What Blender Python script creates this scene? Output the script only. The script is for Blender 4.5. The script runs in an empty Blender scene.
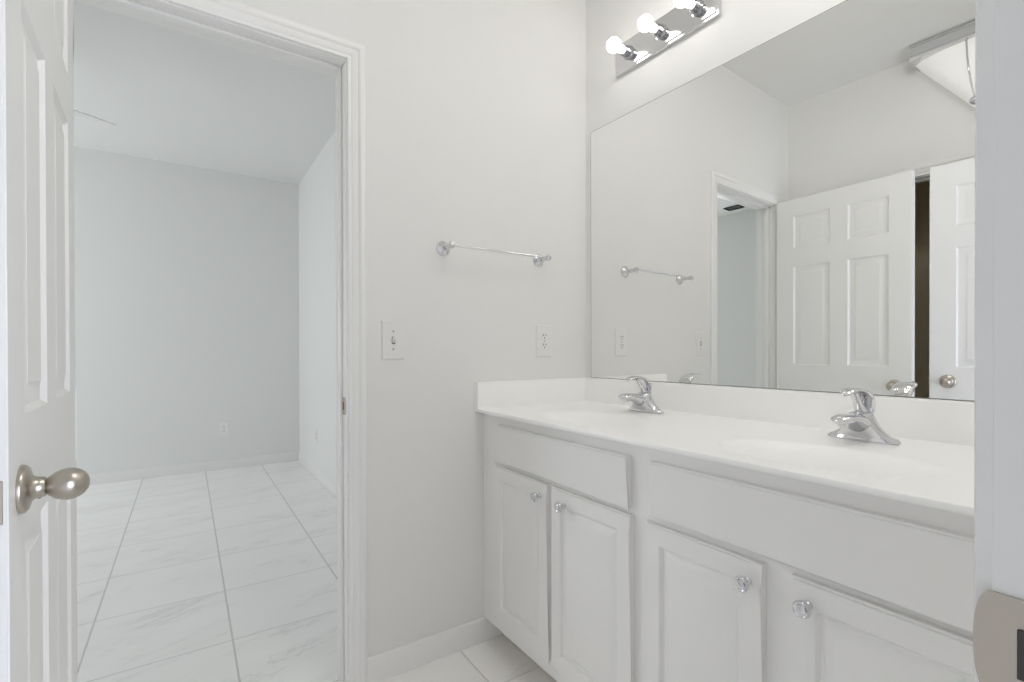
import bpy, bmesh, math
from mathutils import Matrix, Vector
PI = math.pi
sc = bpy.context.scene
COL = sc.collection

# ------------------------------------------------------------------ camera, world, exposure
DA = 1.6                      # wall with the doorway (y)
DB = 1.4563                   # corner with the mirror wall (x)
MA = math.radians(1.389)      # the mirror wall is a touch out of square
CAM_H = 1.0971
yaw, pit, rol = math.radians(33.674), math.radians(-.2824), math.radians(-.126)
fw = Vector((math.sin(yaw) * math.cos(pit), math.cos(yaw) * math.cos(pit), math.sin(pit)))
r0 = Vector((math.cos(yaw), -math.sin(yaw), 0))
u0 = r0.cross(fw)
rt = r0 * math.cos(rol) + u0 * math.sin(rol)
up = u0 * math.cos(rol) - r0 * math.sin(rol)
cd = bpy.data.cameras.new('camera')
cam = bpy.data.objects.new('camera', cd)
COL.objects.link(cam)
cd.sensor_width = 36
cd.lens = 489.18 * 36 / 1024
cd.shift_y = 11.78 / 1024
cd.clip_start = .01
M = Matrix((rt, up, -fw)).transposed().to_4x4()
M.translation = (0, 0, CAM_H)
cam.matrix_world = M
sc.camera = cam

w = bpy.data.worlds.new('daylight')
sc.world = w
w.use_nodes = True
bg = w.node_tree.nodes['Background']
bg.inputs[0].default_value = (.80, .87, 1.0, 1)
bg.inputs[1].default_value = .35
WINDOW_POWER = 33
HALL_POWER = 28
BULB_STRENGTH = 6.2
FILL_DOME_STRENGTH = 19

sc.view_settings.view_transform = 'Standard'
sc.view_settings.look = 'None'
sc.view_settings.exposure = 0.14
sc.view_settings.gamma = 1
sc.view_settings.use_curve_mapping = False
cy = sc.cycles
cy.use_denoising = True
cy.max_bounces = 16
cy.diffuse_bounces = 10
cy.glossy_bounces = 8
cy.sample_clamp_indirect = 6
cy.blur_glossy = .3


def area(name, loc, rot, sx, sy, power, color):
    d = bpy.data.lights.new(name, 'AREA')
    d.shape = 'RECTANGLE'
    d.size, d.size_y, d.energy, d.color = sx, sy, power, color
    o = bpy.data.objects.new(name, d)
    o.location, o.rotation_euler = loc, rot
    COL.objects.link(o)
    return o


# daylight falling through the far room's window, and daylight of the hall behind the camera
area('window_daylight', (-2.80, 4.45, 1.5), (0, -PI / 2, 0), 1.3, 1.5, WINDOW_POWER, (.95, .97, 1.0))
area('hall_daylight', (0.62, -1.45, 1.0), (PI / 2, 0, .30), 1.0, 1.7, HALL_POWER, (.82, .87, 1.0))


# ------------------------------------------------------------------ materials
def new_mat(name):
    m = bpy.data.materials.new(name)
    m.use_nodes = True
    return m, m.node_tree, m.node_tree.nodes['Principled BSDF']


def mat(name, col, rough=.5, metal=0.0, bump=0.0, bscale=60, emit=0, ecol=None, spec=.5):
    m, nt, b = new_mat(name)
    b.inputs['Base Color'].default_value = (*col, 1)
    b.inputs['Roughness'].default_value = rough
    b.inputs['Metallic'].default_value = metal
    b.inputs['Specular IOR Level'].default_value = spec
    if emit:
        b.inputs['Emission Color'].default_value = (*(ecol or col), 1)
        b.inputs['Emission Strength'].default_value = emit
    tc = nt.nodes.new('ShaderNodeTexCoord')
    n = nt.nodes.new('ShaderNodeTexNoise')
    n.inputs['Scale'].default_value = bscale
    nt.links.new(tc.outputs['Object'], n.inputs['Vector'])
    # faint procedural variation of gloss on every surface
    mr = nt.nodes.new('ShaderNodeMapRange')
    mr.inputs['To Min'].default_value = max(0, rough - .02)
    mr.inputs['To Max'].default_value = rough + .02
    nt.links.new(n.outputs['Fac'], mr.inputs['Value'])
    if rough > .03:
        nt.links.new(mr.outputs['Result'], b.inputs['Roughness'])
    if bump:
        bp = nt.nodes.new('ShaderNodeBump')
        bp.inputs['Strength'].default_value = bump
        bp.inputs['Distance'].default_value = .002
        nt.links.new(n.outputs['Fac'], bp.inputs['Height'])
        nt.links.new(bp.outputs['Normal'], b.inputs['Normal'])
    return m


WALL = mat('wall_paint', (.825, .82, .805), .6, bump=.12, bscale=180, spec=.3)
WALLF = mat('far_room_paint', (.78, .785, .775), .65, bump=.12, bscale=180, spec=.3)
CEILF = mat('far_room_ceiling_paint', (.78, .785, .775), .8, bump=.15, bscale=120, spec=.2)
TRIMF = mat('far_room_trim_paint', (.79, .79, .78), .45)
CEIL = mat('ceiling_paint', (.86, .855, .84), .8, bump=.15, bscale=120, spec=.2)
TRIM = mat('trim_paint', (.87, .865, .85), .35, bump=.03, bscale=40)
DOOR = mat('door_paint', (.84, .835, .82), .36, bump=.03, bscale=40)
CAB = mat('cabinet_paint', (.86, .85, .835), .38, bump=.03, bscale=40)
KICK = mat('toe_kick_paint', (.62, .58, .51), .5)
MARB = mat('cultured_marble', (.95, .945, .93), .30, bscale=12)
CHROME = mat('chrome', (.72, .72, .735), .05, 1.0, bscale=20)
NICKEL = mat('satin_nickel', (.50, .46, .405), .3, 1.0, bscale=30)
NICKELD = mat('worn_nickel', (.50, .455, .395), .38, 1.0, bscale=30)
BARM = mat('polished_light_bar', (.74, .74, .75), .12, 1.0, bscale=10)
PLAST = mat('white_plastic', (.84, .83, .81), .35)
DARK = mat('dark_slot', (.06, .055, .05), .6)
SOCK = mat('dark_chrome', (.42, .42, .43), .12, 1.0)
GREYS = mat('screw_metal', (.45, .44, .42), .35, 1.0)
BULB = mat('lit_bulb_glass', (1, 1, 1), .3, emit=BULB_STRENGTH, ecol=(1, .97, .935))
SHADE = mat('frosted_glass_shade', (.90, .90, .89), .4, emit=.18, ecol=(1, .97, .92))
DOMEM = mat('fill_dome_glow', (1, 1, 1), .3, emit=FILL_DOME_STRENGTH, ecol=(1, .98, .955))
MIRE = mat('mirror_edge', (.20, .21, .20), .4)
CLOS = mat('closet_shade_tint', (.82, .75, .58), .8)  # brownish base colour stands in for the warm dark of the unlit closet
VENT = mat('vent_metal', (.05, .055, .06), .6)
WHITEM = mat('white_enamel', (.80, .80, .78), .4)
MIR, _nt, _b = new_mat('mirror_silver')
_b.inputs['Base Color'].default_value = (.925, .93, .915, 1)
_b.inputs['Metallic'].default_value = 1
_b.inputs['Roughness'].default_value = 0
GLASS, _nt, _b = new_mat('window_glass')
_b.inputs['Transmission Weight'].default_value = 1
_b.inputs['Roughness'].default_value = 0
_b.inputs['IOR'].default_value = 1.02


def tile_mat(name, x0, y0, s, base, grout, vein, vamt):
    m, nt, b = new_mat(name)
    N = nt.nodes.new
    L = nt.links.new
    geo = N('ShaderNodeNewGeometry')
    sep = N('ShaderNodeSeparateXYZ')
    L(geo.outputs['Position'], sep.inputs[0])

    def math_(op, a, bb=None, c=None):
        n = N('ShaderNodeMath')
        n.operation = op
        for i, v in enumerate((a, bb, c)):
            if v is None:
                continue
            if isinstance(v, (int, float)):
                n.inputs[i].default_value = v
            else:
                L(v, n.inputs[i])
        return n.outputs[0]
    ds, cells = [], []
    for k, o in ((0, x0), (1, y0)):
        t = math_('DIVIDE', math_('SUBTRACT', sep.outputs[k], o), s)
        fr = math_('FRACT', math_('ADD', t, 100.0))
        cells.append(math_('FLOOR', math_('ADD', t, 100.0)))
        ds.append(math_('MINIMUM', fr, math_('SUBTRACT', 1.0, fr)))
    d = math_('MINIMUM', ds[0], math_('MULTIPLY', ds[1], 1.5))
    mr = N('ShaderNodeMapRange')
    mr.interpolation_type = 'SMOOTHSTEP'
    mr.inputs['From Min'].default_value = .0022 / s
    mr.inputs['From Max'].default_value = .0042 / s
    L(d, mr.inputs['Value'])
    # per tile offset so the veins break at the joints
    comb = N('ShaderNodeCombineXYZ')
    L(math_('ADD', math_('MULTIPLY', sep.outputs[0], .75), math_('MULTIPLY', cells[0], 3.7)), comb.inputs[0])
    L(math_('ADD', math_('ADD', math_('MULTIPLY', sep.outputs[1], 2.6), math_('MULTIPLY', sep.outputs[0], -.7)), math_('MULTIPLY', cells[1], 5.3)), comb.inputs[1])
    n1 = N('ShaderNodeTexNoise')
    n1.inputs['Scale'].default_value = 1.9
    n1.inputs['Detail'].default_value = 7
    n1.inputs['Roughness'].default_value = .62
    n1.inputs['Distortion'].default_value = .5
    L(comb.outputs[0], n1.inputs['Vector'])
    v = math_('ABSOLUTE', math_('SUBTRACT', n1.outputs['Fac'], .5))
    vr = N('ShaderNodeMapRange')
    vr.interpolation_type = 'SMOOTHSTEP'
    vr.inputs['From Min'].default_value = 0
    vr.inputs['From Max'].default_value = .028
    vr.inputs['To Min'].default_value = vamt
    vr.inputs['To Max'].default_value = 0
    L(v, vr.inputs['Value'])
    n2 = N('ShaderNodeTexNoise')
    n2.inputs['Scale'].default_value = 2.2
    n2.inputs['Detail'].default_value = 3
    L(comb.outputs[0], n2.inputs['Vector'])
    vm = N('ShaderNodeMapRange')
    vm.inputs['From Min'].default_value = .42
    vm.inputs['From Max'].default_value = .68
    L(n2.outputs['Fac'], vm.inputs['Value'])
    amt = math_('MULTIPLY', vr.outputs[0], vm.outputs[0])
    cloud = math_('MULTIPLY', vm.outputs[0], vamt * .22)
    amt = math_('ADD', amt, cloud)
    mx = N('ShaderNodeMix')
    mx.data_type = 'RGBA'
    mx.inputs[6].default_value = (*base, 1)
    mx.inputs[7].default_value = (*vein, 1)
    L(amt, mx.inputs[0])
    mg = N('ShaderNodeMix')
    mg.data_type = 'RGBA'
    mg.inputs[6].default_value = (*grout, 1)
    L(mr.outputs[0], mg.inputs[0])
    L(mx.outputs[2], mg.inputs[7])
    L(mg.outputs[2], b.inputs['Base Color'])
    ro = N('ShaderNodeMapRange')
    ro.inputs['To Min'].default_value = .7
    ro.inputs['To Max'].default_value = .3
    L(mr.outputs[0], ro.inputs['Value'])
    L(ro.outputs[0], b.inputs['Roughness'])
    bp = N('ShaderNodeBump')
    bp.inputs['Distance'].default_value = .0015
    bp.inputs['Strength'].default_value = .5
    L(mr.outputs[0], bp.inputs['Height'])
    L(bp.outputs['Normal'], b.inputs['Normal'])
    return m


TILEF = tile_mat('marble_tile', .143, 2.13, .457, (.87, .87, .86), (.60, .60, .59), (.58, .58, .57), .42)
TILEB = tile_mat('bath_tile', .829, 1.355, .457, (.92, .905, .88), (.70, .68, .65), (.66, .64, .62), .25)


# ------------------------------------------------------------------ mesh helpers
class MB:
    def __init__(self):
        self.bm = bmesh.new()

    def box(self, a, b, bev=0.0, seg=2):
        x0, x1 = sorted((a[0], b[0]))
        y0, y1 = sorted((a[1], b[1]))
        z0, z1 = sorted((a[2], b[2]))
        v = [self.bm.verts.new(p) for p in ((x0, y0, z0), (x1, y0, z0), (x1, y1, z0), (x0, y1, z0),
                                            (x0, y0, z1), (x1, y0, z1), (x1, y1, z1), (x0, y1, z1))]
        fs = [self.bm.faces.new([v[i] for i in q]) for q in
              ((3, 2, 1, 0), (4, 5, 6, 7), (0, 1, 5, 4), (1, 2, 6, 5), (2, 3, 7, 6), (3, 0, 4, 7))]
        if bev:
            es = {e for f in fs for e in f.edges}
            bmesh.ops.bevel(self.bm, geom=list(es), offset=bev, segments=seg, affect='EDGES', profile=.5)
        return self

    def rings(self, rings, cap0=True, cap1=True, closed=False):
        R = [[self.bm.verts.new(p) for p in r] for r in rings]
        n = len(R[0])
        pairs = list(zip(R, R[1:])) + ([(R[-1], R[0])] if closed else [])
        for a, b in pairs:
            for i in range(n):
                j = (i + 1) % n
                self.bm.faces.new((a[i], a[j], b[j], b[i]))
        if not closed:
            if cap0:
                self.bm.faces.new(R[0][::-1])
            if cap1:
                self.bm.faces.new(R[-1])
        return self

    def lathe(self, prof, o=(0, 0, 0), axis=(0, 0, 1), n=32, sx=1.0):
        """prof: (radius, height) pairs along axis"""
        ax = Vector(axis).normalized()
        t = Vector((0, 0, 1)) if abs(ax.z) < .9 else Vector((1, 0, 0))
        e1 = ax.cross(t).normalized()
        e2 = ax.cross(e1).normalized()
        o = Vector(o)
        rr = []
        for r, h in prof:
            r = max(r, 1e-5)
            rr.append([o + ax * h + e1 * (r * sx * math.cos(2 * PI * i / n)) + e2 * (r * math.sin(2 * PI * i / n)) for i in range(n)])
        return self.rings(rr)

    def tube(self, pts, rad, n=16, flat=None):
        """pts path; rad list of (half width, half height) or radius"""
        P = [Vector(p) for p in pts]
        rr = []
        side = None
        for i, p in enumerate(P):
            a = P[max(i - 1, 0)]
            b = P[min(i + 1, len(P) - 1)]
            d = (b - a).normalized()
            if flat is not None:
                s = Vector(flat)
                s = (s - d * s.dot(d)).normalized()
            else:
                if side is None:
                    t = Vector((0, 0, 1)) if abs(d.z) < .9 else Vector((1, 0, 0))
                    side = d.cross(t)
                s = (side - d * side.dot(d)).normalized()
                side = s
            u = d.cross(s)
            r = rad[i] if isinstance(rad, (list, tuple)) else rad
            wv, hv = r if isinstance(r, tuple) else (r, r)
            rr.append([p + s * (wv * math.cos(2 * PI * k / n)) + u * (hv * math.sin(2 * PI * k / n)) for k in range(n)])
        return self.rings(rr)

    def profile_bar(self, prof, fn, ts):
        """sweep closed 2-D profile: fn(t, (p, q)) -> 3-D point"""
        return self.rings([[fn(t, q) for q in prof] for t in ts])

    def build(self, name, m, parent=None, smooth=None, label=None):
        bmesh.ops.recalc_face_normals(self.bm, faces=self.bm.faces[:])
        me = bpy.data.meshes.new(name)
        self.bm.to_mesh(me)
        self.bm.free()
        me.materials.append(m)
        if smooth is not None:
            for p in me.polygons:
                p.use_smooth = True
            me.set_sharp_from_angle(angle=math.radians(smooth))
        o = bpy.data.objects.new(name, me)
        COL.objects.link(o)
        if parent:
            o.parent = parent
        if label:
            o['label'] = label
        return o


def thing(name, label, cat, loc, rz=0.0, group=None):
    o = bpy.data.objects.new(name, None)
    o.empty_display_size = .05
    COL.objects.link(o)
    o.location = loc
    o.rotation_euler = (0, 0, rz)
    return tag(o, label, cat, group)


def tag(o, label, cat, group=None, kind=None):
    o['label'] = label
    o['category'] = cat
    if group:
        o['group'] = group
    if kind:
        o['kind'] = kind
    return o


def struct(o, label, cat):
    return tag(o, label, cat, kind='structure')


def copy_tree(o, parent=None):
    c = o.copy()
    COL.objects.link(c)
    c.parent = parent
    for ch in list(o.children):
        copy_tree(ch, c)
    return c


RB = -PI / 2 + MA            # local x runs along the mirror wall toward the camera, local -y into the room


def Bp(s, d, z):
    return (DB + math.sin(MA) * s - math.cos(MA) * d, DA - math.cos(MA) * s - math.sin(MA) * d, z)


def wall_x(s):               # x of the mirror wall at distance s from the doorway wall
    return DB + s * math.tan(MA)


# ------------------------------------------------------------------ room shell
CE = 2.711
CEF = 2.76
XC = -.4346                  # wall behind the open doors
YD = .0755                    # bathroom face of the camera's doorway wall
FX0, FX1, FY1 = -2.75, .945, 5.27
WT = .12
OX0, OX1, OH = -.263, .427, 2.024   # doorway in the back wall: finished opening

m = MB()                     # back wall with the doorway
m.box((FX0 - WT, DA, 0), (OX0 - .02, DA + WT, 2.90))
m.box((OX1 + .02, DA, 0), (1.75, DA + WT, 2.90))
m.box((OX0 - .02, DA, OH + .02), (OX1 + .02, DA + WT, 2.90))
struct(m.build('wall_back', WALL), 'white painted wall with the open doorway, towel bar and light switch', 'wall')

m = MB().box((0, 0, 0), (1.72, .12, CE))
o = m.build('wall_right', WALL)
o.location = (DB - math.sin(MA) * 0, DA, 0)
o.rotation_euler = (0, 0, RB)
struct(o, 'white painted wall behind the long vanity mirror', 'wall')

m = MB()                     # wall behind open doors, with closet doorway
CY0, CY1, CH = .27, .955, 2.045
m.box((XC - WT, YD - WT, 0), (XC, CY0 - .02, CE))
m.box((XC - WT, CY1 + .02, 0), (XC, DA, CE))
m.box((XC - WT, CY0 - .02, CH + .02), (XC, CY1 + .02, CE))
struct(m.build('wall_left', WALL), 'white painted wall seen in the mirror behind the two open doors', 'wall')

JX0, JX1 = -.35, .36         # the camera's doorway
m = MB()
m.box((XC - WT, YD - WT, 0), (JX0 - .02, YD, CE))
m.box((JX1 + .02, YD - WT, 0), (1.70, YD, CE))
m.box((JX0 - .02, YD - WT, OH + .02), (JX1 + .02, YD, CE))
struct(m.build('wall_front', WALL), 'white wall around the doorway the photograph is taken through', 'wall')

struct(MB().box((XC - WT, YD - WT, CE), (1.70, DA, CE + .1)).build('ceiling', CEIL), 'plain white bathroom ceiling seen in the mirror', 'ceiling')
struct(MB().box((XC - WT - 1.2, YD - 1.6, -.08), (1.70, DA + .06, 0)).build('floor', TILEB), 'pale square tiles on the bathroom floor beside the vanity', 'floor')

# far room
struct(MB().box((FX0 - WT, DA + .06, -.08), (FX1 + WT, FY1 + WT, 0)).build('floor_far_room', TILEF), 'white grey veined marble tile floor of the far room', 'floor')
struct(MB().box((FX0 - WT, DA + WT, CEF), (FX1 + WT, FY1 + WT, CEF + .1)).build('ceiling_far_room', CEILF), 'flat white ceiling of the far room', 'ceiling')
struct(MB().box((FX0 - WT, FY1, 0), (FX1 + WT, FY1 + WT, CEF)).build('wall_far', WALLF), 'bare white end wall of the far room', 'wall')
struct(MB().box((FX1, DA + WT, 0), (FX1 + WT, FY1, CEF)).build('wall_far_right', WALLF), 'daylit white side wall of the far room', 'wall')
m = MB()
WY0, WY1, WZ0, WZ1 = 3.68, 5.18, .8, 2.2
m.box((FX0 - WT, DA + WT, 0), (FX0, WY0, CEF))
m.box((FX0 - WT, WY1, 0), (FX0, FY1, CEF))
m.box((FX0 - WT, WY0, 0), (FX0, WY1, WZ0))
m.box((FX0 - WT, WY0, WZ1), (FX0, WY1, CEF))
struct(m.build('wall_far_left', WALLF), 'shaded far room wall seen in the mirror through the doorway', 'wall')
m = MB()
for a, b in (((WY0, WZ0), (WY0 + .05, WZ1)), ((WY1 - .05, WZ0), (WY1, WZ1)), ((WY0, WZ0), (WY1, WZ0 + .05)),
             ((WY0, WZ1 - .05), (WY1, WZ1)), ((WY0, 1.48), (WY1, 1.52))):
    m.box((FX0 - .08, a[0], a[1]), (FX0 - .03, b[0], b[1]))
o = struct(m.build('window_1', TRIM), 'white framed window lighting the far room', 'window')
MB().box((FX0 - .058, WY0 + .05, WZ0 + .05), (FX0 - .052, WY1 - .05, WZ1 - .05)).build('pane', GLASS, o)

# dark closet behind the left wall
m = MB()
x0, x1, y0, y1 = XC - WT - .5, XC - WT, -.1, 1.2
m.box((x0 - .05, y0, 0), (x0, y1, CE))
m.box((x0 - .05, y0 - .05, 0), (x1, y0, CE))
m.box((x0 - .05, y1, 0), (x1, y1 + .05, CE))
m.box((x0 - .05, y0 - .05, 2.3), (x1, y1 + .05, 2.35))
m.box((x1 - .004, CY1 + .02, 0), (x1, y1, 2.3))
m.box((x1 - .004, y0, 0), (x1, CY0 - .02, 2.3))
m.box((x0 - .05, y0 - .05, .0), (x1, y1 + .05, .004))
struct(m.build('wall_closet', CLOS), 'unlit interior with its shade painted in brown behind the gap between the two doors in the mirror', 'wall')


# ------------------------------------------------------------------ trim
CASW = .056
CAS = [(0, 0), (0, .010), (.0015, .0115), (.008, .0115), (.0095, .0085), (.013, .0085), (.016, .0115), (.029, .0135), (.031, .0115),
       (.035, .0125), (.0385, .0175), (.046, .0185), (.049, .0160), (.0515, .0160), (.054, .0150), (.056, .0125), (.056, 0)]



def casing(m, x0, x1, h, to3, reveal=.005):
    """mitred three sided door casing; to3(u, z, d)"""
    rings = []
    for (px, pz, sx, sz) in ((x0 - reveal, 0, -1, 0), (x0 - reveal, h + reveal, -1, 1), (x1 + reveal, h + reveal, 1, 1), (x1 + reveal, 0, 1, 0)):
        rings.append([to3(px + sx * a, pz + sz * a, d) for a, d in CAS])
    m.rings(rings)


def jamb_frame(m, x0, x1, h, y0, y1, swap=False, stop=None):
    """lining of an opening; swap exchanges x and y"""
    def P(a, b, c):
        return (b, a, c) if swap else (a, b, c)
    m.box(P(x0 - .02, y0, 0), P(x0, y1, h), .0015)
    m.box(P(x1, y0, 0), P(x1 + .02, y1, h), .0015)
    m.box(P(x0 - .02, y0, h), P(x1 + .02, y1, h + .02), .0015)
    if stop:
        s0, s1 = stop
        m.box(P(x0, s0, 0), P(x0 + .011, s1, h), .003)
        m.box(P(x1 - .011, s0, 0), P(x1, s1, h), .003)
        m.box(P(x0 + .0112, s0, h - .011), P(x1 - .0112, s1, h), .003)


m = MB()
jamb_frame(m, OX0, OX1, OH, DA - .001, DA + WT + .001, stop=(DA + .038, DA + .073))
t1 = struct(m.build('trim_1', TRIM, smooth=40), 'white moulded casing and jamb around the open doorway', 'door frame')
m = MB()
casing(m, OX0, OX1, OH, lambda u, z, d: (u, DA - d, z))
m.build('casing', TRIM, t1, smooth=50)
m = MB()
casing(m, OX0, OX1, OH, lambda u, z, d: (u, DA + WT + d, z))
m.build('casing', TRIM, t1, smooth=50)


def strike(parent, x, y, z, ydir, sgn, m_, h=.057):
    """strike plate on a jamb face at x; its lip curls round the jamb edge. ydir: toward the room"""
    m = MB()
    # plate outline in (y, z) with a tongue toward the room edge
    prof = []
    hh = h / 2
    n = 14
    for i in range(n + 1):
        a = -PI / 2 + PI * i / n
        prof.append((math.cos(a) ** .75 * .0085 if math.cos(a) > 1e-6 else 0, math.sin(a) * hh))
    out = [(-.027, -hh)] + [(.0 + p, q) for p, q in prof] + [(-.027, hh)]
    front, back = [], []
    for p, q in out:
        curl = max(0.0, p) ** 2 * 20
        front.append((x - sgn * (.0018) + sgn * curl, y + ydir * p, z + q))
        back.append((x + sgn * .0002 + sgn * curl, y + ydir * p, z + q))
    m.rings([back, front])
    pl = m.build('strike_plate', m_, parent, smooth=30, label='satin nickel strike plate')
    m = MB()
    m.box((x - sgn * .0024, y - ydir * .021, z - .013), (x - sgn * .0016, y - ydir * .009, z + .013), .0003, 1)
    m.build('latch_hole', DARK, pl)
    m = MB()
    for dz in (-.021, .021):
        m.lathe([(.0001, .0006), (.0032, .0006), (.0036, 0), (.0001, 0)], (x - sgn * .0018, y - ydir * .015, z + dz), (-sgn, 0, 0), 14)
    m.build('screw', GREYS, pl, smooth=30)
    return pl


strike(t1, OX1, DA + .012, .918, -1, 1, NICKELD)

m = MB()
jamb_frame(m, JX0, JX1, OH, YD - WT - .001, YD, stop=(YD - .075, YD - .040))
t2 = struct(m.build('trim_2', TRIM, smooth=40), 'pale jamb at the right edge of the picture with a nickel strike plate', 'door frame')
m = MB()
casing(m, JX0, JX1, OH, lambda u, z, d: (u, YD + d * .75, z))
m.build('casing', TRIM, t2, smooth=50)
strike(t2, JX1, YD - .001, .939, 1, 1, NICKELD)

m = MB()
jamb_frame(m, CY0, CY1, CH, XC - WT - .001, XC + .001, swap=True, stop=(XC - .075, XC - .040))
t3 = struct(m.build('trim_3', TRIM, smooth=40), 'white closet door frame seen in the mirror between the two doors', 'door frame')
m = MB()
casing(m, CY0, CY1, CH, lambda u, z, d: (XC + d, u, z))
m.build('casing', TRIM, t3, smooth=50)

BB = [(0, 0), (.013, 0), (.013, .060), (.011, .066), (.009, .070), (.0085, .076), (.005, .084), (0, .086)]


def baseboard(name, a, b, nrm, label, mt=TRIM):
    m = MB()
    m.rings([[(p[0] + nrm[0] * d, p[1] + nrm[1] * d, z) for d, z in BB] for p in (a, b)])
    return struct(m.build(name, mt, smooth=35), label, 'baseboard')


baseboard('baseboard_back', (OX1 + .005 + CASW, DA), (1.02, DA), (0, -1), 'white baseboard under the light switch running to the vanity')
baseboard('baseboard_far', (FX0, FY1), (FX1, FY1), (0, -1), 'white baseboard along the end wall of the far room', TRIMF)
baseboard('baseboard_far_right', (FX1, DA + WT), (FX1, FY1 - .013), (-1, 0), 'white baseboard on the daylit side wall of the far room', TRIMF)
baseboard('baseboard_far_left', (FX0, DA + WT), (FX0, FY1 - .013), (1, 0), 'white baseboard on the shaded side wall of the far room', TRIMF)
baseboard('baseboard_left', (XC, CY1 + .005 + CASW), (XC, DA), (1, 0), 'short white baseboard behind the open door')


# ------------------------------------------------------------------ panelled slabs (doors, cabinet doors)
def panel_face(m, W, H, y, ny, panels, prof, top=True):
    """front face in xz at depth y, ny = outward sign; panels = rects; prof = (inset, recess) steps"""
    xs = sorted({0, W} | {p[0] for p in panels} | {p[2] for p in panels})
    zs = sorted({0, H} | {p[1] for p in panels} | {p[3] for p in panels})
    vc = {}

    def V(x, z, r=0.0):
        k = (round(x, 5), round(z, 5), round(r, 5))
        if k not in vc:
            vc[k] = m.bm.verts.new((x, y - ny * r, z))
        return vc[k]
    for i in range(len(xs) - 1):
        for j in range(len(zs) - 1):
            cx, cz = (xs[i] + xs[i + 1]) / 2, (zs[j] + zs[j + 1]) / 2
            if any(p[0] < cx < p[2] and p[1] < cz < p[3] for p in panels):
                continue
            m.bm.faces.new((V(xs[i], zs[j]), V(xs[i + 1], zs[j]), V(xs[i + 1], zs[j + 1]), V(xs[i], zs[j + 1])))
    for (a, b, c, d) in panels:
        def corners(s, r):
            return [V(a + s, b + s, r), V(c - s, b + s, r), V(c - s, d - s, r), V(a + s, d - s, r)]
        # split outer edge at grid lines is avoided because panels span whole cells
        prev = corners(0, 0)
        for s, r in prof:
            cur = corners(s, r)
            for k in range(4):
                q = (k + 1) % 4
                m.bm.faces.new((prev[k], prev[q], cur[q], cur[k]))
            prev = cur
        m.bm.faces.new(prev)
    return vc


def six_panel(W, H, T):
    # x measured from the hinge side, panels as on the moulded doors of the photo
    px = [(.098, .304), (.396, W - .100)]
    pz = [(.190, .826), (.998, 1.603), (1.713, 1.915)]
    pans = [(a, c, b, d) for a, b in px for c, d in pz]
    prof = [(.004, .0040), (.008, .0085), (.012, .0092), (.040, .0035), (.042, .0022)]
    m = MB()
    # split grid so each panel spans exactly one cell
    panel_face(m, W, H, -T / 2, -1, pans, prof)
    panel_face(m, W, H, T / 2, 1, pans, prof)
    xs = sorted({0, W} | {p[0] for p in pans} | {p[2] for p in pans})
    zs = sorted({0, H} | {p[1] for p in pans} | {p[3] for p in pans})
    for a, b in zip(xs, xs[1:]):
        for z in (0, H):
            m.bm.faces.new([m.bm.verts.new(p) for p in ((a, -T / 2, z), (b, -T / 2, z), (b, T / 2, z), (a, T / 2, z))])
    for a, b in zip(zs, zs[1:]):
        for x in (0, W):
            m.bm.faces.new([m.bm.verts.new(p) for p in ((x, -T / 2, a), (x, -T / 2, b), (x, T / 2, b), (x, T / 2, a))])
    bmesh.ops.remove_doubles(m.bm, verts=m.bm.verts[:], dist=1e-5)
    es = [e for e in m.bm.edges if len(e.link_faces) == 2 and abs(e.link_faces[0].normal.dot(e.link_faces[1].normal)) < .1
          and all(abs(abs(v.co.y) - T / 2) < 1e-5 for v in e.verts)]
    bmesh.ops.bevel(m.bm, geom=es, offset=.002, segments=2, affect='EDGES')
    return m


EGG0 = [(.0001, .010), (.0105, .010), (.0105, .028), (.012, .030), (.0165, .034), (.0215, .041), (.0250, .049), (.0262, .056),
       (.0255, .064), (.0225, .072), (.0175, .0785), (.0110, .083), (.0045, .085), (.0001, .0853)]
EGG = [(a * .88, b * .86 + .001) for a, b in EGG0]
ROSE = [(.0001, 0), (.0335, 0), (.0340, .002), (.0332, .0055), (.0300, .0085), (.0255, .0100), (.0190, .0120), (.0160, .0150),
        (.0148, .0200), (.0140, .0250), (.0128, .0265), (.0001, .0265)]


def add_knob(parent, x, z, y, sy):
    """egg shaped knob on face y, pointing sy"""
    r = MB().lathe(ROSE, (x, y, z), (0, sy, 0), 40).build('knob_rose', NICKEL, parent, smooth=40, label='round satin nickel rose')
    MB().lathe(EGG, (x, y, z), (0, sy, 0), 40).build('knob', NICKEL, r, smooth=60, label='egg shaped satin nickel knob')
    MB().lathe([(.0001, .0), (.0022, .0), (.0022, .0012), (.0001, .0012)], (x - .0, y + sy * .0195, z - .0145), (0, sy * .3, -1), 12).build('pin_hole', DARK, r)


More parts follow.
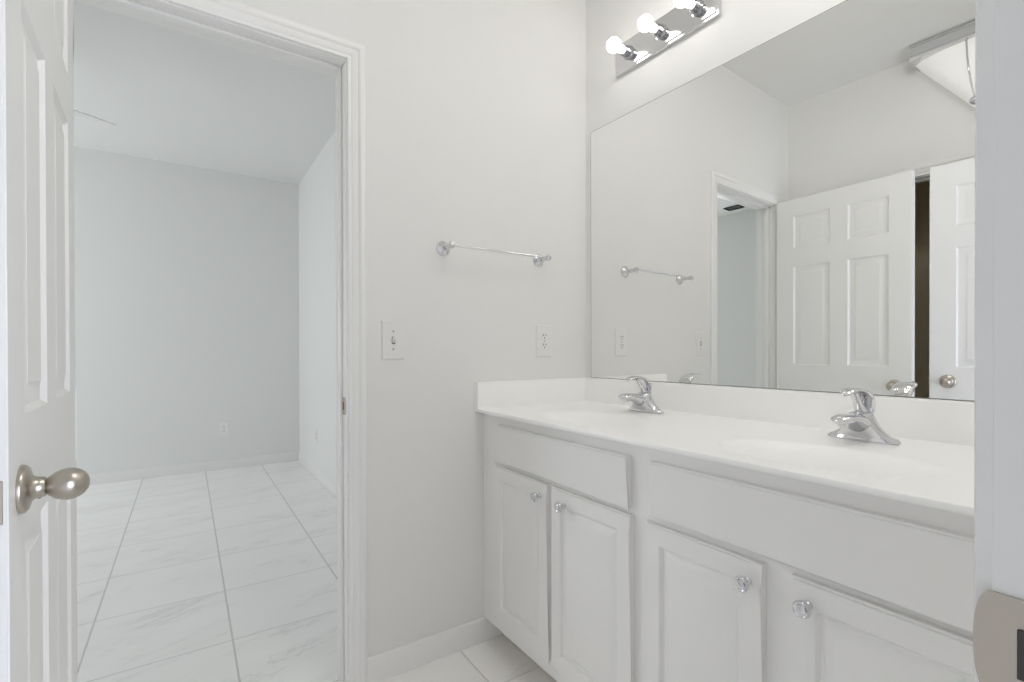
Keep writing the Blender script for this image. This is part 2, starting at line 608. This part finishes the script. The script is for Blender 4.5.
def make_door(name, label, hinge, latch, H, z0, T, knob_z):
    """leaf whose +x-facing room face runs hinge -> latch"""
    a, b = Vector((*hinge, 0)), Vector((*latch, 0))
    W = (b - a).length
    o = six_panel(W, H, T).build(name, DOOR, smooth=25)
    d = (b - a).normalized()
    # local x = hinge to latch; local +y must point into the room (+x world)
    yv = Vector((-d.y, d.x, 0))
    s = 1 if yv.x > 0 else -1
    # face that looks into the room is local y = s*T/2 ; shift so it lies on the line
    o.location = a - yv * s * T / 2 + Vector((0, 0, z0))
    o.rotation_euler = (0, 0, math.atan2(d.y, d.x))
    struct(o, label, 'door')
    kz = knob_z - z0
    add_knob(o, W - .071, kz, s * T / 2, s)
    add_knob(o, W - .071, kz, -s * T / 2, -s)
    lp = MB().box((W - .0002, -.0125, kz - .028), (W + .0014, .0125, kz + .028), .0006, 1).build('latch_plate', NICKELD, o, label='satin nickel latch plate')
    m = MB()
    m.rings([[(W + .001, -.007, kz - .008), (W + .001, .007, kz - .008), (W + .001, .007, kz + .008), (W + .001, -.007, kz + .008)],
             [(W + .010, -.005, kz - .008), (W + .004, .007, kz - .008), (W + .004, .007, kz + .008), (W + .010, -.005, kz + .008)]])
    m.build('latch_bolt', NICKELD, lp)
    m = MB()
    for q in (-.022, .022):
        m.lathe([(.0001, .0016), (.003, .0016), (.0034, .001), (.0001, .001)], (W, 0, kz + q), (1, 0, 0), 12)
    m.build('screw', GREYS, lp)
    for hz in (.2, 1.0, 1.80):
        MB().lathe([(.0001, 0), (.004, 0), (.0055, .002), (.0055, .087), (.004, .089), (.0001, .089)], (-.004, -s * (T / 2 + .003), hz), (0, 0, 1), 16).build('hinge', NICKEL, o, smooth=30)
    return o


make_door('door_1', 'white six panel door with an egg shaped knob at the left edge, open inward', (-.2235, 1.571), (-.1905, .880), 2.018, .008, .035, .904)
make_door('door_2', 'white six panel door cut off at the right end of the mirror', (-.336, .116), (-.276, .826), 2.031, .008, .035, .934)


# ------------------------------------------------------------------ vanity cabinet
XF = .935                    # face frame plane
VL = 1.515                   # cabinet length
van = thing('vanity_cabinet', 'long white vanity cabinet with four raised panel doors under the double sink top', 'cabinet', (XF, DA, 0), -PI / 2)
# local x along the wall toward camera, local y into the wall, z up
m = MB()
ZT, ZB = .8655, .089
m.box((.0005, 0, ZB), (VL, .019, ZT), .001)
m.build('face_frame', CAB, van)
m = MB()
m.box((.0005, .019, ZB), (.012, .5, ZT))
m.box((VL - .012, .019, ZB), (VL, .5, ZT))
m.box((.012, .019, ZB), (VL - .012, .5, ZB + .012))
m.box((.012, .49, ZB + .012), (VL - .012, .50, ZT))
m.build('carcass', CAB, van)
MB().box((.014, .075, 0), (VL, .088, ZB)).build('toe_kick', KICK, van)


def slab(W, H, T, pans, prof, edge=.005):
    m = MB()
    panel_face(m, W, H, -T, -1, pans, prof)
    xs = sorted({0, W} | {p[0] for p in pans} | {p[2] for p in pans})
    zs = sorted({0, H} | {p[1] for p in pans} | {p[3] for p in pans})
    for a, b in zip(xs, xs[1:]):
        for z in (0, H):
            m.bm.faces.new([m.bm.verts.new(p) for p in ((a, -T, z), (b, -T, z), (b, 0, z), (a, 0, z))])
    for a, b in zip(zs, zs[1:]):
        for x in (0, W):
            m.bm.faces.new([m.bm.verts.new(p) for p in ((x, -T, a), (x, -T, b), (x, 0, b), (x, 0, a))])
    m.bm.faces.new([m.bm.verts.new(p) for p in ((0, 0, 0), (W, 0, 0), (W, 0, H), (0, 0, H))])
    bmesh.ops.remove_doubles(m.bm, verts=m.bm.verts[:], dist=1e-5)
    m.bm.normal_update()
    es = [e for e in m.bm.edges if len(e.link_faces) == 2 and abs(e.link_faces[0].normal.dot(e.link_faces[1].normal)) < .1
          and all(abs(v.co.y + T) < 1e-5 for v in e.verts)]
    bmesh.ops.bevel(m.bm, geom=es, offset=edge, segments=3, affect='EDGES')
    return m


def at(o, x, z):
    o.location = (x, -.0005, z)
    return o


for x0, x1 in ((.118, .741), (.810, 1.432)):
    at(slab(x1 - x0, .128, .018, [], []).build('false_drawer_front', CAB, van, smooth=40), x0, .7035)
CPROF = [(.003, .0030), (.006, .0085), (.011, .0095), (.029, .0012), (.031, .0006)]
for x0, x1, kx in ((.100, .4140, .378), (.4290, .7500, .495), (.795, 1.0860, 1.057), (1.137, 1.434, 1.169)):
    W, H = x1 - x0, .545
    d = at(slab(W, H, .016, [(.044, .046, W - .044, H - .046)], CPROF).build('cabinet_door', CAB, van, smooth=30), x0, .139)
    kr = [(.0001, 0), (.0085, 0), (.0090, .002), (.0062, .005), (.0052, .009), (.0065, .013), (.0115, .0165), (.0148, .020), (.0155, .0235),
          (.0140, .0265), (.0125, .0275), (.0105, .0262), (.0001, .0262)]
    k = MB().lathe(kr, (kx - x0, -.016, .642 - .139), (0, -1, 0), 32).build('knob', CHROME, d, smooth=45, label='round chrome knob')
    MB().lathe([(.0001, 0), (.0095, 0), (.0090, .0016), (.006, .0026), (.0001, .003)], (kx - x0, -.0422, .642 - .139), (0, -1, 0), 8).build('knob_cap', CHROME, k, smooth=20, label='faceted clear centre')

# ------------------------------------------------------------------ vanity top with two moulded bowls
ZC = .880
TOPF = .899
sinks = ((.436, 1.080), (1.112, 1.080))
BA, BBS = .200, .122


def top_z(s, x):
    z = ZC
    for cs, cx in sinks:
        r = math.hypot((s - cs) / BA, (x - cx) / BBS)
        if r < 1.06:
            t = max(0.0, min(1.0, (1.06 - r) / .86))
            # soft rim then bowl
            z -= .125 * (t * t * (3 - 2 * t)) ** .8
    return z


m = MB()
NS, NX = 260, 110
SL = 1.519
grid = []
for i in range(NS + 1):
    s = SL * i / NS
    row = []
    xw = wall_x(s) - .0005
    for j in range(NX + 1):
        x = TOPF + .003 + (xw - TOPF - .003) * j / NX
        row.append(m.bm.verts.new((x, DA - s - .0003, top_z(s, x))))
    grid.append(row)
for i in range(NS):
    for j in range(NX):
        m.bm.faces.new((grid[i][j], grid[i + 1][j], grid[i + 1][j + 1], grid[i][j + 1]))
# front edge with eased corners and underside
edge = [[grid[i][0] for i in range(NS + 1)]]
for dx, dz in ((.0009, .0009), (0, .003), (0, .0105), (.001, .0125), (.003, .0135), (.050, .0135)):
    edge.append([m.bm.verts.new((TOPF + dx, DA - SL * i / NS - .0003, ZC - dz)) for i in range(NS + 1)])
for a, b in zip(edge, edge[1:]):
    for i in range(NS):
        m.bm.faces.new((a[i], b[i], b[i + 1], a[i + 1]))
m.bm.faces.new([e[-1] for e in edge] + [grid[NS][NX]])
ctop = m.build('countertop', MARB, smooth=40)
tag(ctop, 'glossy white one piece vanity top with two oval sinks', 'countertop')
# splashes
m = MB()
p = [(0, 0), (.019, 0), (.019, .0945), (.017, .0975), (.014, .0985), (0, .0985)]
m.rings([[(wall_x(s) - d - .0004, DA - s - .0004, ZC + z - .0003) for d, z in p] for s in (0, SL)])
m.build('backsplash', MARB, ctop, smooth=40)
m = MB()
m.rings([[(x, DA - d - .0006, ZC + z - .0003) for d, z in p] for x in (TOPF + .001, DB - .018)])
m.build('side_splash', MARB, ctop, smooth=40)
for cs, cx in sinks:
    zb = top_z(cs, cx)
    MB().lathe([(.0001, .0), (.021, .0), (.0215, .0015), (.018, .0035), (.0150, .002), (.014, .0045), (.006, .006), (.0001, .006)], (cx, DA - cs, zb - .0005), (0, 0, 1), 28).build('drain', CHROME, ctop, smooth=35, label='chrome drain')


# ------------------------------------------------------------------ faucets
def make_faucet(label):
    t = thing('faucet', label, 'faucet', (1.347, DA - .426, ZC), -PI / 2, 'chrome single lever sink faucets')
    n = 40

    def ring(a, b, z, e=2.3, yo=0.0):
        out = []
        for i in range(n):
            th = 2 * PI * i / n
            c, s = math.cos(th), math.sin(th)
            out.append((a * math.copysign(abs(c) ** (2 / e), c), yo + b * math.copysign(abs(s) ** (2 / e), s), z))
        return out
    m = MB()
    m.rings([ring(.0735, .0245, 0), ring(.076, .0265, .0015), ring(.0755, .0260, .006), ring(.071, .0245, .0105), ring(.060, .0260, .0150, 2.2, -.002),
             ring(.0490, .0290, .0225, 2.1, -.004), ring(.0415, .0320, .0315, 2.1, -.007), ring(.0360, .0350, .0410, 2, -.010), ring(.0315, .0360, .0500, 2, -.012),
             ring(.0280, .0330, .0580, 2, -.012), ring(.0240, .0270, .0650, 2, -.009), ring(.0190, .0200, .0690, 2, -.005), ring(.012, .012, .0705, 2, -.003)])
    m.build('body', CHROME, t, smooth=60)
    m = MB()
    m.tube([(0, -.012, .042), (0, -.028, .044), (0, -.046, .0490), (0, -.064, .0540), (0, -.082, .0570), (0, -.098, .0580), (0, -.111, .0570), (0, -.119, .0545), (0, -.123, .0525)],
           [(.0290, .024), (.0285, .0220), (.0275, .0180), (.0265, .0145), (.0260, .0120), (.0255, .0110), (.0230, .0095), (.0160, .0070), (.0050, .0025)], 28, flat=(1, 0, 0))
    sp = m.build('spout', CHROME, t, smooth=70)
    MB().lathe([(.0001, 0), (.0105, 0), (.0110, .001), (.0110, .010), (.0001, .010)], (0, -.100, .0415), (0, 0, 1), 24).build('aerator', CHROME, sp, smooth=35)
    m = MB()
    m.tube([(0, -.004, .066), (0, -.012, .078), (0, -.022, .090), (0, -.032, .101), (0, -.042, .111), (0, -.048, .117)], [(.0160, .0150), (.0105, .0090), (.0075, .0065), (.0070, .0060), (.0080, .0060), (.0085, .005)], 20, flat=(1, 0, 0))
    h = m.build('handle', CHROME, t, smooth=60)
    m = MB()
    m.tube([(0, .0060, .060), (0, .0085, .074), (0, .0080, .088), (0, .0020, .101), (0, -.009, .1115), (0, -.025, .1190), (0, -.043, .1225), (0, -.060, .1230), (0, -.076, .1205), (0, -.088, .1160), (0, -.094, .1120)],
           [(.0200, .0045), (.0225, .0048), (.0240, .0052), (.0250, .0058), (.0250, .0062), (.0240, .0062), (.0215, .0058), (.0190, .0054), (.0165, .0050), (.0135, .0044), (.0060, .0020)], 24, flat=(1, 0, 0))
    m.build('lever', CHROME, h, smooth=70)
    MB().lathe([(.0001, 0), (.0022, 0), (.0022, .030), (.0042, .032), (.0048, .036), (.0035, .041), (.0001, .042)], (0, .033, .004), (0, 0, 1), 14).build('lift_rod', CHROME, t, smooth=40)
    return t


f1 = make_faucet('chrome single lever faucet at the sink nearest the corner')
f2 = copy_tree(f1)
f2.location = (1.350, DA - 1.090, ZC)
f2['label'] = 'chrome single lever faucet at the nearer sink, toward the door jamb'

# ------------------------------------------------------------------ mirror
ML = 1.50
mo = thing('wall_mirror', 'large frameless mirror above the vanity backsplash', 'mirror', Bp(.034, 0, .9795), RB)
MH = 1.0535
MB().box((0, -.0048, 0), (ML - .034, -.0006, MH)).build('mirror_backing', MIRE, mo)
m = MB()
m.bm.faces.new([m.bm.verts.new(p) for p in ((.0016, -.0050, .0016), (ML - .0356, -.0050, .0016), (ML - .0356, -.0050, MH - .0016), (.0016, -.0050, MH - .0016))])
gl = m.build('mirror_glass', MIR, mo)


# ------------------------------------------------------------------ vanity light bars
def make_bar(s0, label):
    t = thing('vanity_light', label, 'light fixture', Bp(s0, 0, 2.197), RB, 'three bulb vanity light bars')
    L, H, D = .453, .118, .022
    m = MB()
    m.rings([[(x, -d, z) for x, z in ((e, e), (L - e, e), (L - e, H - e), (e, H - e))]
             for d, e in ((.0004, 0), (.013, 0), (.0165, .0015), (.0165, .0065), (D, .0105))])
    bp = m.build('back_plate', BARM, t)
    for k in range(3):
        x = .0745 + .151 * k
        so = MB().lathe([(.0001, 0), (.0250, 0), (.0255, .002), (.0200, .0045), (.0185, .006), (.0185, .016), (.0205, .018), (.0205, .022), (.0185, .024),
                         (.0185, .033), (.0165, .034), (.0001, .034)], (x, -D, H / 2), (0, -1, 0), 28).build('socket', SOCK, t, smooth=35, label='chrome socket cup')
        R, c = .0272, .083
        prof = [(.0001, .026), (.0130, .026), (.0136, .036), (.0150, .050)] + \
               [(max(R * math.sin(math.radians(th)), .0001), c - R * math.cos(math.radians(th))) for th in range(36, 181, 8)]
        MB().lathe(prof, (x, -D, H / 2), (0, -1, 0), 32).build('bulb', BULB, so, smooth=60, label='lit round white bulb')
    return t


l1 = make_bar(.187, 'chrome bar light with three lit globe bulbs near the corner above the mirror')
l2 = copy_tree(l1)  # unseen second bar, added to raise the light in the room
l2.location = Bp(.875, 0, 2.197)
l2['label'] = 'chrome three bulb bar light added unseen over the nearer sink, above the picture'

# ------------------------------------------------------------------ unseen dome added to brighten the room from above
dl = thing('added_fill_dome', 'round dome added unseen on the bathroom ceiling to brighten the room', 'added fill light', (.80, .50, CE))
MB().lathe([(.0001, -.001), (.165, -.001), (.170, -.006), (.168, -.022), (.158, -.026), (.0001, -.026)], n=40).build('pan', WHITEM, dl, smooth=35)
MB().lathe([(.0001, -.0262), (.150, -.0262), (.148, -.040), (.136, -.062), (.110, -.082), (.070, -.096), (.030, -.102), (.0001, -.103)], n=40).build('fill_dome', DOMEM, dl, smooth=60)

# ------------------------------------------------------------------ towel bar
tb = thing('towel_bar', 'slim chrome towel bar mounted on the wall above the outlet', 'towel bar', (.769, DA, 1.463))
LB = .425
for x in (0, LB):
    o = MB().lathe([(.0001, 0), (.0262, 0), (.0265, .003), (.0245, .006), (.0190, .008), (.0150, .012), (.0105, .015), (.0085, .020), (.0078, .034), (.0095, .037),
                    (.0095, .041), (.0078, .044), (.0080, .058), (.0108, .061), (.0125, .068), (.0118, .075), (.0085, .080), (.0001, .082)], (x, 0, 0), (0, -1, 0), 30)
    o.build('post', CHROME, tb, smooth=40, label='turned chrome post with round rose')
m = MB().tube([(0, -.068, .0), (LB, -.068, .0)], .0042, 16)
m.build('rail', CHROME, tb, smooth=40)


# ------------------------------------------------------------------ switch and outlets (local: plate faces -y)
def plate(m, W, H, T=.0055):
    m.rings([[(x, -.0003, z) for x, z in ((-W / 2, -H / 2), (W / 2, -H / 2), (W / 2, H / 2), (-W / 2, H / 2))],
             [(x, -T * .45, z) for x, z in ((-W / 2, -H / 2), (W / 2, -H / 2), (W / 2, H / 2), (-W / 2, H / 2))],
             [(x, -T, z) for x, z in ((-W / 2 + .004, -H / 2 + .004), (W / 2 - .004, -H / 2 + .004), (W / 2 - .004, H / 2 - .004), (-W / 2 + .004, H / 2 - .004))]])


sw = thing('light_switch', 'white toggle light switch beside the doorway casing', 'light switch', (.582, DA, 1.132))
m = MB(); plate(m, .080, .131); pl = m.build('cover_plate', PLAST, sw)
MB().box((-.0055, -.0066, -.012), (.0055, -.0054, .012)).build('toggle_slot', DARK, sw)
m = MB()
m.rings([[(-.0045, -.0060, -.009), (.0045, -.0060, -.009), (.0045, -.0060, .006), (-.0045, -.0060, .006)],
         [(-.0042, -.0170, .004), (.0042, -.0170, .004), (.0042, -.0155, .011), (-.0042, -.0155, .011)]])
m.build('toggle', PLAST, sw)
for z in (-.030, .030):
    MB().lathe([(.0001, 0), (.0034, 0), (.0030, .0010), (.0001, .0012)], (0, -.0055, z), (0, -1, 0), 14).build('screw', GREYS, sw)


def make_outlet(label, loc, rz, W=.080, H=.131):
    t = thing('wall_outlet', label, 'outlet', loc, rz, 'white duplex wall outlets')
    m = MB(); plate(m, W, H); m.build('cover_plate', PLAST, t)
    for z in (-.0195, .0195):
        m = MB()
        n = 24
        r = []
        for y in (-.0050, -.0072):
            r.append([(max(-.0165, min(.0165, .0175 * math.cos(2 * PI * i / n))), y, z + max(-.0135, min(.0135, .0175 * math.sin(2 * PI * i / n)))) for i in range(n)])
        m.rings(r)
        s = m.build('socket', PLAST, t)
        m = MB()
        m.box((-.0078, -.0078, z + .0005), (-.0054, -.0070, z + .0095))
        m.box((.0054, -.0078, z + .0015), (.0078, -.0070, z + .0085))
        m.lathe([(.0001, 0), (.0026, 0), (.0026, .0008), (.0001, .0008)], (0, -.0070, z - .007), (0, -1, 0), 12)
        m.build('slots', DARK, s)
    MB().lathe([(.0001, 0), (.0030, 0), (.0026, .0010), (.0001, .0012)], (0, -.0055, 0), (0, -1, 0), 14).build('screw', GREYS, t)
    return t


make_outlet('white wall outlet above the side splash by the mirror', (1.222, DA, 1.135), 0)
a = make_outlet('small white outlet low on the end wall of the far room', (.290, FY1, .372), 0, .072, .116)
b = copy_tree(a)
b.location = (FX1, 4.50, .350)
b.rotation_euler = (0, 0, -PI / 2)
b['label'] = 'white outlet low on the daylit side wall of the far room'

# ------------------------------------------------------------------ wall sconce seen at the top right of the mirror
sx = thing('wall_sconce', 'white glass sconce with a chrome top rail, at the top right of the mirror', 'wall light', (XC, .660, 2.305), 0)
# local x out from the wall, y along the wall, z up
m = MB()
m.rings([[(x, y, z) for x, z in ((.0005, .322), (.162, .322), (.170, .332), (.170, .340), (.164, .346), (.164, .386), (.170, .392), (.170, .400), (.0005, .400))] for y in (-.252, .252)])
m.build('top_rail', BARM, sx, smooth=30)
m = MB()
NR = 14
rows = []
for j in range(9):
    t = j / 8
    z = .012 + .309 * t
    hw = .008 + .236 * t
    dp = .105 + .052 * math.sin(t * PI / 2)
    rows.append([(.004 + dp * max(0, math.cos((i / NR - .5) * PI * .97)) ** .22, hw * (i / NR * 2 - 1), z) for i in range(NR + 1)] + [(.001, hw, z), (.001, -hw, z)])
m.rings(rows)
m.build('glass_shade', SHADE, sx, smooth=60, label='frosted white glass shade')
m = MB()
m.tube([(.167, .026, .322), (.172, .022, .24), (.166, .016, .16), (.152, .009, .10), (.140, .002, .040)], (.0042), 10)
m.build('centre_rod', CHROME, sx, smooth=40)
m = MB()
m.lathe([(.0001, -.024), (.010, -.022), (.0185, -.012), (.0210, 0), (.0185, .012), (.010, .020), (.0001, .022)], (.134, 0, .022), (1, 0, 0), 24)
m.build('finial', CHROME, sx, smooth=50)

# ------------------------------------------------------------------ far room ceiling fan and vent
fan = thing('ceiling_fan', 'white ceiling fan in the far room with one blade tip showing past the door', 'ceiling fan', (-.885, 3.325, 2.40))
MB().lathe([(.0001, CEF - 2.4 - .001), (.062, CEF - 2.4 - .001), (.058, CEF - 2.4 - .03), (.020, CEF - 2.4 - .06), (.0001, CEF - 2.4 - .06)], n=28).build('canopy', WHITEM, fan, smooth=35)
MB().lathe([(.0001, .09), (.012, .09), (.012, CEF - 2.4 - .05), (.0001, CEF - 2.4 - .05)], n=16).build('downrod', WHITEM, fan, smooth=35)
MB().lathe([(.0001, -.07), (.05, -.07), (.085, -.045), (.10, -.01), (.105, .03), (.09, .07), (.04, .095), (.0001, .095)], n=32).build('motor_housing', WHITEM, fan, smooth=40)
base = math.atan2(3.641 - 3.325, -.351 + .885)
for k in range(4):
    a = base + PI * k / 2
    m = MB()
    out = [(.17, -.045), (.30, -.058), (.50, -.064), (.600, -.062), (.618, -.048), (.620, .040), (.605, .060), (.50, .064), (.30, .058), (.17, .045)]
    tl = math.radians(9)
    r = []
    for dz in (-.003, .003):
        r.append([(x, y * math.cos(tl), y * math.sin(tl) + dz) for x, y in out])
    m.rings(r)
    bl = m.build('blade', WHITEM, fan)
    bl.rotation_euler = (0, 0, a)
    m = MB().box((.08, -.018, -.009), (.21, .018, -.004))
    m.build('blade_bracket', WHITEM, bl)

v = thing('ceiling_vent', 'dark louvred vent in the far room ceiling, seen in the mirror', 'vent', (-2.50, 3.13, CEF))
m = MB()
for a, b in (((-.07, -.09), (-.06, .09)), ((.06, -.09), (.07, .09)), ((-.06, -.09), (.06, -.08)), ((-.06, .08), (.06, .09))):
    m.box((a[0], a[1], -.012), (b[0], b[1], -.0005))
m.build('vent_frame', VENT, v)
m = MB()
for k in range(8):
    y = -.078 + .02 * k
    m.rings([[(-.0595, y, -.010), (.0595, y, -.010), (.0595, y + .002, -.010), (-.0595, y + .002, -.010)],
             [(-.0595, y + .012, -.001), (.0595, y + .012, -.001), (.0595, y + .014, -.001), (-.0595, y + .014, -.001)]])
m.build('louvres', VENT, v)
